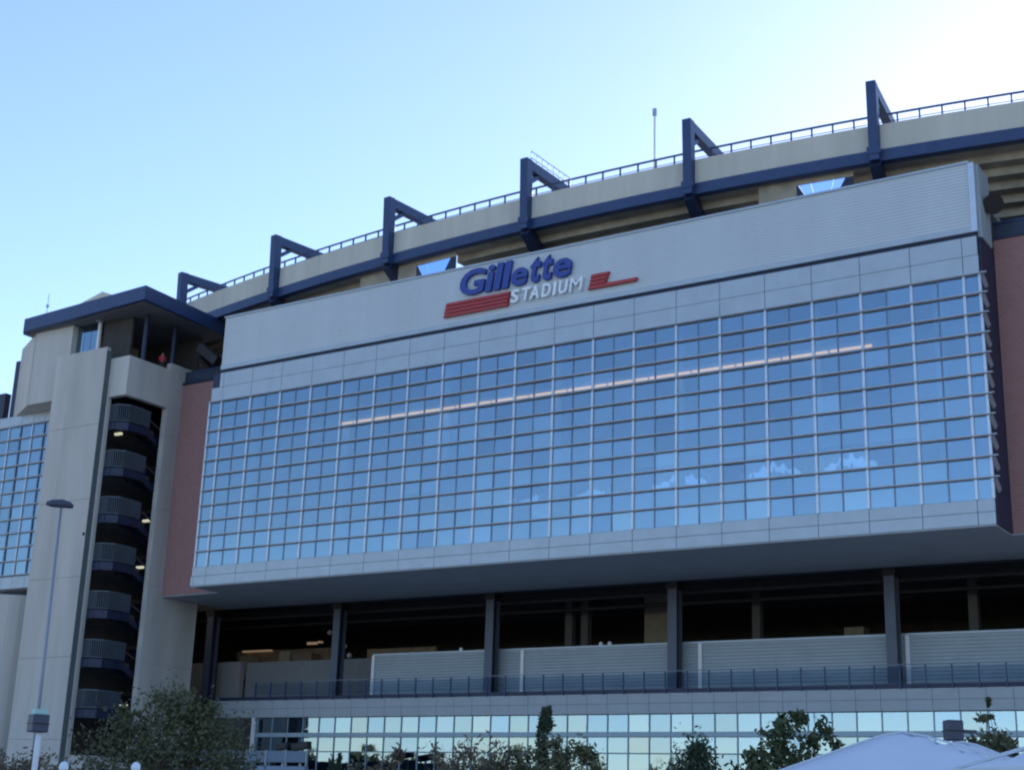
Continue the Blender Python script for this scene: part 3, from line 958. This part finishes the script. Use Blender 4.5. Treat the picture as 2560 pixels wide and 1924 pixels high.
# lit stands deep in the concourse at the left
M_STAND = mat("stand_timber", (0.20, 0.14, 0.09), 0.7, noise=0.3, nscale=1.5)
rs = random.Random(5)
for x0, x1, z0, z1 in ((-92, -88.6, 15.05, 15.2), (-88.4, -84.6, 14.0, 14.12), (-84.4, -83.4, 15.5, 15.7), (-83.2, -82.8, 15.6, 15.75)):
    MB().box(x0, x1, 97, 97.3, z0, z1).build("stand_light", M_WARM, pod)
for x0, x1, z0, z1, c_ in ((-91.5, -90.2, 12.6, 14.6, (0.30, 0.26, 0.20)), (-89.8, -87.2, 12.8, 13.9, (0.16, 0.10, 0.07)), (-86.8, -85.6, 12.4, 14.9, (0.34, 0.31, 0.26)), (-85.2, -83.1, 13.0, 14.7, (0.22, 0.17, 0.12)), (-66.0, -63.5, 12.8, 14.4, (0.14, 0.11, 0.09)), (-35.2, -33.8, 12.8, 14.9, (0.20, 0.16, 0.11))):
    MB().box(x0, x1, 96.2, 97.35, z0, z1).build("stand_cabinet", mat("stand_paint_%d" % int(-x0 * 10), c_, 0.7, noise=0.2), pod)
for y in (92.0, 96.5, 101.0):
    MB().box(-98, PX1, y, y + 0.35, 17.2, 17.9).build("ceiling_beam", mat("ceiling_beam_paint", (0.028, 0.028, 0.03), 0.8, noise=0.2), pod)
for y, z in ((90.6, 17.0), (93.4, 16.7)):
    MB().tube([(-98, y, z), (PX1, y, z)], 0.14, 8).build("ceiling_pipe", MATS["ceiling_beam_paint"], pod)
MB().box(-93, -82, 97.4, 98, 10.2, 15.2).build("stand_front", M_STAND, pod)
MB().box(-76, -69, 95, 95.3, 13.0, 14.6).build("stand_front", M_STAND, pod)
for x, z in ((-79.6, 14.9), (-78.9, 15.0), (-79.2, 14.3), (-78.3, 14.2), (-80.6, 16.2)):
    MB().lathe((x, 95.5, z), [(0.05, -0.2), (0.22, -0.08), (0.22, 0.1), (0.08, 0.22)], 8).build("pendant_lamp", mat("pale_shade", (0.55, 0.52, 0.55), 0.6, noise=0.05), pod)
MB().box(-88.4, -88.1, 84.9, 85.0, 16.0, 16.35).build("bulkhead_light", M_LAMPW, pod)
for x in (-63.0, -50.9, -50.2):
    MB().lathe((x, 90.0, 13.5), [(0.14, 0), (0.16, 0.08), (0.13, 0.2), (0.04, 0.27)], 10).build("cap_light", M_WHITE, pod)

# deck railing: its own thing, posts and clear panels
rl = thing("deck_railing", "railing of dark posts and clear panels along the concourse deck edge", "railing", (-48, 88.1, 10.2))
pmh = MB().box(-0.045, 0.045, -0.045, 0.045, -0.3, 1.12).mesh("post", M_BLUE)
gmh = MB().box(-0.72, 0.72, -0.008, 0.008, 0.12, 1.02).mesh("glass_panel", M_RAILGLASS)
x = -81.5
while x < PX1:
    link_copy(pmh, "post", rl, (x, 87.84, 10.2))
    link_copy(gmh, "glass_panel", rl, (x + 0.8, 87.84, 10.2))
    x += 1.6
MB().box(-81.6, PX1, 87.81, 87.87, 11.322, 11.38).build("hand_rail", mat("slate_handrail", (0.10, 0.13, 0.17), 0.4, 0.4, noise=0.05), rl)

# ------------------------------------------------------------------ person on the tower
def person(loc, rz, jacket, trouser, label):
    p = thing("person", label, "person", loc)
    sk = {'pel': (0, 0, .93, .15), 'che': (0, 0, 1.28, .17), 'nk': (0, 0, 1.47, .07), 'hd0': (0, -.02, 1.56, .085), 'hd1': (0, -.02, 1.66, .10), 'hd2': (0, 0, 1.73, .07)}
    names = list(sk)
    V = [sk[n][:3] for n in names]
    Rr = [sk[n][3] for n in names]
    E = [(0, 1), (1, 2), (2, 3), (3, 4), (4, 5)]
    for s_ in (-1, 1):
        b = len(V)
        V += [(s_ * .2, 0, 1.40), (s_ * .27, .02, 1.12), (s_ * .22, -.22, 1.0), (s_ * .2, -.3, 1.0)]
        Rr += [.075, .055, .042, .035]
        E += [(1, b), (b, b + 1), (b + 1, b + 2), (b + 2, b + 3)]
        b = len(V)
        V += [(s_ * .1, 0, .88), (s_ * .11, -.02, .48), (s_ * .11, .02, .08), (s_ * .12, -.14, .04)]
        Rr += [.095, .065, .045, .04]
        E += [(0, b), (b, b + 1), (b + 1, b + 2), (b + 2, b + 3)]
    me = bpy.data.meshes.new("body")
    me.from_pydata(V, E, [])
    o = bpy.data.objects.new("body", me)
    COL.objects.link(o)
    o.modifiers.new("skin", 'SKIN')
    for d, r_ in zip(me.skin_vertices[0].data, Rr):
        d.radius = (r_, r_)
    me.skin_vertices[0].data[0].use_root = True
    s2 = o.modifiers.new("sub", 'SUBSURF')
    s2.levels = s2.render_levels = 1
    dg = bpy.context.evaluated_depsgraph_get()
    me2 = bpy.data.meshes.new_from_object(o.evaluated_get(dg))
    bpy.data.objects.remove(o)
    me2.materials.clear()
    for mm in (jacket, trouser, mat("skin_tone", (0.42, 0.25, 0.18), 0.6, noise=0.03), mat("dark_hair", (0.03, 0.022, 0.018), 0.7, noise=0.1)):
        me2.materials.append(mm)
    for f in me2.polygons:
        z, y = f.center.z, f.center.y
        f.use_smooth = True
        f.material_index = 0 if .92 < z < 1.47 else (1 if z <= .92 else (3 if z > 1.68 or y > .03 and z > 1.55 else 2))
        if y < -.27 and .9 < z < 1.1:
            f.material_index = 2
    me2.name = "body"
    b = bpy.data.objects.new("body", me2)
    COL.objects.link(b)
    b.parent = p
    p.rotation_euler = (0, 0, rz)
    return p


person((-86.75, 79.1, 35.75), R(60), mat("red_jacket", (0.55, 0.05, 0.06), 0.7, noise=0.08), mat("dark_trousers", (0.03, 0.03, 0.04), 0.8, noise=0.1), "person in a red jacket at the top of the stair tower under the roof")

# ------------------------------------------------------------------ site wall, floodlights
sw = thing("site_wall", "low blue grey wall of framed panels in front of the lower windows at left", "wall", (-75, 80, 0))
xk = [-86 + 1.9 * k for k in range(10)]
for a, b in zip(xk[:-1], xk[1:]):
    MB().box(a + 0.03, b - 0.03, 80.0, 80.12, 4.85, 5.62).build("panel", mat("slate_blue_panel", (0.10, 0.15, 0.22), 0.4, 0.1, noise=0.08), sw)
    MB().box(b - 0.028, b + 0.028, 79.96, 80.16, 4.6, 5.7).build("post", M_STEEL, sw)
MB().box(-86, -68.9, 79.9, 80.3, 0.12, 4.58).build("base", mat("blue_grey_base", (0.20, 0.25, 0.33), 0.7, noise=0.08), sw)
for x, w, lab in ((-71.6, 1.0, "smaller dark floodlight box on a short stem above the site wall"), (-69.95, 1.5, "larger dark floodlight box on a short stem above the site wall")):
    fl = thing("floodlight", lab, "floodlight", (x, 80.6, 4.6), "floodlights over the site wall")
    MB().beam((x - w / 2, 80.6, 5.90), (x + w / 2, 80.6, 6.08), 0.5, 0.5 if w > 1.2 else 0.4).build("housing", M_BLACK, fl, bevel=0.03)
    MB().box(x - 0.08, x + 0.08, 80.55, 80.65, 4.58, 5.7).build("stem", M_STEEL, fl)
    MB().box(x - w / 2 + .1, x + w / 2 - .1, 80.3, 80.34, 5.80, 6.02).build("lens", M_BLACK, fl)

# ------------------------------------------------------------------ lamps and posts in front
sl = thing("street_lamp", "tall thin street lamp with flat dark head in front of the stair tower", "street lamp", (-52.7, 43.0, 0))
MB().tube([(-52.62, 43.1, 0), (-52.75, 43.0, 14.5)], [0.09, 0.055], 10).build("pole", mat("faded_grey_pole", (0.27, 0.31, 0.36), 0.5, 0.2, noise=0.08), sl, smooth=True)
hd = MB()
hd.tube([(-53.15, 42.45, 14.66), (-53.0, 42.65, 14.70), (-52.7, 43.0, 14.72), (-52.5, 43.25, 14.68), (-52.4, 43.4, 14.62)], [0.08, 0.18, 0.2, 0.16, 0.07], 10)
hd.build("lamp_head", M_CASE, sl, smooth=True)


def lamp_post(label, x, y, z0, z1, w, cap, poleh):
    t = thing("lamp_post", label, "lamp post", (x, y, 0), "box lamps on posts in front of the stadium")
    ang = math.atan2(y, x) + math.pi / 2
    def rot(o):
        o.matrix_parent_inverse = Matrix.Identity(4)
        o.location = (0, 0, 0)
        o.rotation_euler = (0, 0, ang + 0.35)
    rot(MB().box(-w / 2, w / 2, -w / 2, w / 2, z0, z1).build("lamp_box", M_CASE, t, bevel=0.03))
    rot(MB().box(-w / 2 - .01, w / 2 + .01, -w / 2 - .01, w / 2 + .01, z0 + (z1 - z0) * .44, z0 + (z1 - z0) * .5).build("trim_band", M_BLACK, t))
    if cap:
        rot(MB().box(-w * .36, w * .36, -w * .36, w * .36, z1 + .004, z1 + 0.13).build("cap", M_GREENCAP, t))
    rot(MB().tube([(-0.05, 0, 0), (-0.05, 0, z0 - .004)], 0.075, 10).build("pole", M_WHITE, t))
    if not cap:
        rot(MB().box(-w / 2 - 0.3, -w / 2 - 0.02, -.02, .02, z0 + .15, z0 + .22).build("bracket", M_CASE, t))
    return t


lamp_post("dark box lamp with pale green cap on a white post at far left", -30.95, 25.35, 3.37, 3.82, 0.43, True, 0)
lamp_post("plain dark box lamp peeping over the white tents at right", -8.4, 28.8, 3.38, 3.77, 0.32, False, 0)
for x, y, z, lab in ((-30.46, 25.93, 2.62, "white globe light on a post at the very bottom left, left one"), (-29.26, 27.27, 2.68, "white globe light on a post below the big olive bush, right one")):
    t = thing("globe_light", lab, "globe light", (x, y, 0), "white globe lights along the path")
    MB().lathe((x, y, z - .22), [(0.05, 0), (0.105, 0.04), (0.125, 0.12), (0.112, 0.20), (0.065, 0.26), (0.01, 0.28)], 18).build("globe", M_GLOBE, t, smooth=True)
    MB().tube([(x, y, 0), (x, y, z - .222)], 0.05, 10).build("post", M_DARKBLUE, t)

# ------------------------------------------------------------------ tents
def tent(label, x, y, apex, eave, half, rot, leglow=0.0):
    t = thing("party_tent", label, "tent", (x, y, 0), "white party tents in front of the stadium")
    N = 14
    mb = MB()
    for i in range(N + 1):
        for j in range(N + 1):
            u, v = -1 + 2 * i / N, -1 + 2 * j / N
            d = max(abs(u), abs(v))
            rd = math.hypot(u, v)
            ridge = 1 - abs(abs(u) - abs(v))
            dd = math.sqrt(d * d + 0.012)
            sag = 0.20 * (1 - ridge) * math.sin(math.pi * min(1, d))
            z = apex - (apex - eave) * (dd ** 0.95) - sag * (apex - eave)
            mb.v.append((u * half, v * half, z))
    for i in range(N):
        for j in range(N):
            a = i * (N + 1) + j
            mb.f.append((a, a + N + 1, a + N + 2, a + 1))
    o = mb.build("canopy", M_TENT, t)
    o.matrix_parent_inverse = Matrix.Identity(4)
    for p in o.data.polygons:
        p.use_smooth = True
    for e_ in o.data.edges:
        p, q = (o.data.vertices[k_].co for k_ in e_.vertices)
        if abs(abs(p.x) - abs(p.y)) < 1e-4 and abs(abs(q.x) - abs(q.y)) < 1e-4:
            e_.use_edge_sharp = True
    sd_ = o.modifiers.new("thick", 'SOLIDIFY')
    sd_.thickness = 0.012
    for a, b in (((-1, -1), (1, -1)), ((1, -1), (1, 1)), ((1, 1), (-1, 1)), ((-1, 1), (-1, -1))):
        v_ = MB()
        NN = 10
        for q in range(NN + 1):
            s_ = q / NN
            px, py = (a[0] + (b[0] - a[0]) * s_) * half, (a[1] + (b[1] - a[1]) * s_) * half
            off = 0.015 * math.sin(q * 2.1)
            v_.v += [(px * 1.003, py * 1.003, eave + 0.02), (px * (1.003 + off), py * (1.003 + off), eave - 0.24)]
        for q in range(NN):
            v_.f.append((2 * q, 2 * q + 2, 2 * q + 3, 2 * q + 1))
        vo = v_.build("valance", M_TENT, t)
        vo.matrix_parent_inverse = Matrix.Identity(4)
        vo.modifiers.new("thick", 'SOLIDIFY').thickness = 0.008
    for sx in (-1, 1):
        for sy in (-1, 1):
            pts_ = []
            for q in range(N // 2 + 1):
                v_ = o.data.vertices[(N // 2 + sx * q) * (N + 1) + N // 2 + sy * q].co
                pts_.append((v_.x, v_.y, v_.z + 0.012))
            se = MB().tube(pts_, 0.014, 6).build("seam", mat("tent_seam", (0.62, 0.65, 0.70), 0.8, noise=0.03), t)
            se.matrix_parent_inverse = Matrix.Identity(4)
            l = MB().tube([(sx * half * .96, sy * half * .96, 0), (sx * half * .96, sy * half * .96, eave - .03)], 0.028, 8).build("leg", M_STEEL, t)
            l.matrix_parent_inverse = Matrix.Identity(4)
            r_ = MB().tube([(sx * half * .96, sy * half * .96, eave - .06), (0, 0, apex - .1)], 0.018, 6).build("roof_pole", M_STEEL, t)
            r_.matrix_parent_inverse = Matrix.Identity(4)
    t.rotation_euler = (0, 0, rot)
    return t


tent("large white tent with hipped roof, nearest the middle of the picture", -6.84, 20.92, 3.13, 2.30, 2.05, R(25))
tent("white tent half hidden behind the large hipped tent", -6.70, 23.5, 3.12, 2.45, 1.5, R(10))
tent("white tent roof corner cut off by the bottom right corner", -1.15, 11.2, 2.80, 2.12, 1.5, R(50))

# ------------------------------------------------------------------ vegetation
def leaves(mb, rnd, p, s, elong=1.4):
    t, f = rnd.uniform(0, 6.283), rnd.uniform(-1.2, 1.2)
    a = Vector((math.cos(t) * math.cos(f), math.sin(t) * math.cos(f), math.sin(f)))
    b = a.cross(Vector((rnd.uniform(-1, 1), rnd.uniform(-1, 1), rnd.uniform(-1, 1))))
    if b.length < .05:
        return
    b.normalize()
    i = len(mb.v)
    mb.v += [tuple(p - a * s * elong), tuple(p + b * s * .6), tuple(p + a * s * elong), tuple(p - b * s * .6)]
    mb.f.append((i, i + 1, i + 2, i + 3))


def tree(name, label, cat, base, height, clumps, nleaf, ls, leafm, trunk_r=0.1, limbs=6, group="trees and shrubs in front of the stadium", seed=1, elong=1.4):
    """clumps: (dx, dy, z, rx, ry, rz, weight)"""
    rnd = random.Random(seed)
    t = thing(name, label, cat, base, group)
    bx, by = base[0], base[1]
    tk = MB()
    top = height * 0.62
    pts = [(bx + rnd.uniform(-.04, .04) * q, by + rnd.uniform(-.04, .04) * q, top * q / 5) for q in range(6)]
    tk.tube(pts, [trunk_r * (1 - .13 * q) for q in range(6)], 8)
    for q in range(limbs):
        cl = clumps[q % len(clumps)]
        z0 = top * rnd.uniform(.25, .95)
        k = min(4, int(z0 / top * 5))
        p0 = Vector(pts[k])
        p0.z = z0
        p1 = Vector((bx + cl[0] + rnd.uniform(-.5, .5) * cl[3], by + cl[1] + rnd.uniform(-.5, .5) * cl[4], cl[2] + rnd.uniform(-.3, .6) * cl[5]))
        mid = p0.lerp(p1, .5) + Vector((rnd.uniform(-.1, .1), rnd.uniform(-.1, .1), .12))
        tk.tube([tuple(p0), tuple(mid), tuple(p1)], [trunk_r * .45, trunk_r * .28, trunk_r * .08], 6)
    tk.build("trunk", M_BARK, t)
    cr = MB()
    W = sum(c[6] for c in clumps)
    for c in clumps:
        n = int(nleaf * c[6] / W)
        sub = []
        for q in range(max(3, n // 45)):
            while True:
                u = Vector((rnd.uniform(-1, 1), rnd.uniform(-1, 1), rnd.uniform(-1, 1)))
                if .25 < u.length < 1:
                    break
            sub.append((u, rnd.uniform(.12, .42)))
        for q in range(n):
            u, sp_ = rnd.choice(sub)
            w = u + Vector((rnd.gauss(0, sp_), rnd.gauss(0, sp_), rnd.gauss(0, sp_ * .9)))
            p = Vector((bx + c[0] + w.x * c[3], by + c[1] + w.y * c[4], c[2] + w.z * c[5]))
            if p.z < 0.15:
                continue
            leaves(cr, rnd, p, ls * rnd.uniform(.6, 1.3), elong)
    cr.build("crown", leafm, t)
    return t


L_OLIVE = leaf_mat("olive_leaves", (0.075, 0.088, 0.040), (0.13, 0.125, 0.065))
L_DARK = leaf_mat("dark_green_leaves", (0.035, 0.055, 0.032), (0.065, 0.085, 0.048))
L_AUTUMN = leaf_mat("dry_autumn_leaves", (0.11, 0.095, 0.06), (0.19, 0.145, 0.10))
L_GREEN = leaf_mat("mid_green_leaves", (0.045, 0.070, 0.030), (0.10, 0.11, 0.045))
tree("olive_tree", "big olive green tree covering the foot of the stair tower", "tree", (-39.6, 38.2, 0), 6.0,
     [(0, 0, 3.6, 1.5, 1.5, 1.5, 5), (-1.3, -1.1, 3.3, 1.2, 1.2, 1.4, 3), (1.2, 1.1, 3.4, 1.3, 1.2, 1.4, 4), (0.2, .2, 5.0, .9, .9, .8, 2), (.9, .9, 4.7, .7, .7, .6, 1.4), (-1.0, -.9, 4.4, .7, .7, .6, 1.2), (1.9, 1.7, 2.4, 1.0, 1.0, 1.0, 2), (-2.2, -1.8, 2.2, 1.0, 1.0, 1.0, 2)], 15000, 0.062, L_OLIVE, .16, 14, seed=2)
tree("feathery_shrub", "loose twiggy shrub with open sprays left of the dark spire tree", "shrub", (-25.4, 37.1, 0), 3.9,
     [(0, 0, 2.6, .9, .9, 1.0, 3), (-.7, -.5, 3.2, .5, .5, .6, 1), (.5, .4, 3.3, .5, .5, .6, 1.1), (-.2, -.1, 3.7, .35, .35, .4, .5)], 1600, 0.055, L_AUTUMN, .07, 26, seed=4, elong=1.8)
tree("spreading_shrub", "bushy brown green shrub round the foot of the dark spire tree", "shrub", (-23.3, 38.2, 0), 4.0,
     [(0, 0, 2.6, 1.0, 1.0, 1.0, 4), (-.8, -.6, 3.1, .6, .6, .6, 1.4), (.75, .6, 3.3, .5, .5, .6, 1.5), (.2, .2, 3.6, .4, .4, .5, .8)], 4000, 0.055, L_OLIVE, .08, 26, seed=5, elong=1.8)
tree("spire_tree", "narrow dark spire of evergreen rising above the shrubs in the middle", "tree", (-23.85, 38.65, 0), 5.0,
     [(0, 0, 2.4, .34, .34, 1.2, 3), (-.03, 0, 3.7, .19, .19, .7, 2), (.05, .04, 4.55, .17, .17, .40, 2.2)], 3200, 0.06, L_DARK, .06, 4, seed=6)
tree("round_evergreen", "dark rounded evergreen bush standing alone before the lower windows", "shrub", (-21.9, 45.0, 0), 4.4,
     [(0, 0, 3.0, .62, .62, 1.15, 3), (-.25, -.2, 2.6, .6, .6, .9, 2), (.2, .15, 3.6, .42, .42, .7, 2), (0, 0, 1.5, .8, .8, 1.2, 2)], 9000, 0.06, L_DARK, .09, 6, seed=7)
tree("broadleaf_tree", "leafy dark green tree with ragged crown beside the large white tent", "tree", (-11.3, 27.8, 0), 4.0,
     [(0, 0, 3.3, .5, .5, .5, 3), (-.45, -.3, 3.0, .38, .38, .4, 2), (.45, .35, 3.4, .35, .35, .35, 1.8), (-.25, -.15, 3.6, .25, .25, .25, 1), (.15, .12, 3.75, .22, .22, .25, 1), (-.6, -.45, 2.6, .4, .4, .4, 1.5), (-.1, 0, 2.6, .5, .5, .5, 2)], 2100, 0.06, L_GREEN, .05, 10, seed=8)
tree("young_tree", "small young tree with thin leading shoot between the tents at right", "tree", (-8.25, 30.9, 0), 4.3,
     [(0, 0, 3.2, .42, .42, .5, 3), (.3, .25, 3.4, .22, .22, .3, 1), (-.35, -.25, 3.35, .2, .2, .2, .7), (0, 0, 3.95, .2, .2, .1, .5), (0, 0, 4.25, .03, .03, .15, .2)], 1500, 0.05, L_OLIVE, .04, 10, seed=9)
tree("spiky_shrub", "low shrub with a few upright dark spikes at the site wall", "shrub", (-25.4, 31.0, 0), 3.2,
     [(-.22, -.2, 2.8, .05, .05, .35, 1), (-.08, -.06, 2.95, .05, .05, .3, 1), (.3, .28, 2.8, .06, .06, .33, 1), (0, 0, 2.2, .5, .5, .4, 1.5)], 500, 0.06, L_DARK, .03, 4, seed=10)
tree("thin_shrub", "thin rusty shrub in front of the lower windows left of centre", "shrub", (-27.6, 35.6, 0), 3.6,
     [(0, 0, 2.7, .55, .55, .6, 2), (.25, .2, 3.3, .2, .2, .25, .8), (-.5, -.4, 2.9, .4, .4, .4, 1)], 700, 0.07, L_AUTUMN, .05, 9, seed=12)
tree("low_shrub", "low brown green shrub left of the first globe light in the corner", "shrub", (-39.6, 31.0, 0), 3.1,
     [(0, 0, 2.1, 1.0, 1.0, .9, 3), (1.0, .8, 2.2, .8, .8, .8, 2), (-1.1, -.9, 2.1, .8, .8, .8, 2)], 4500, 0.065, L_AUTUMN, .06, 8, seed=13)
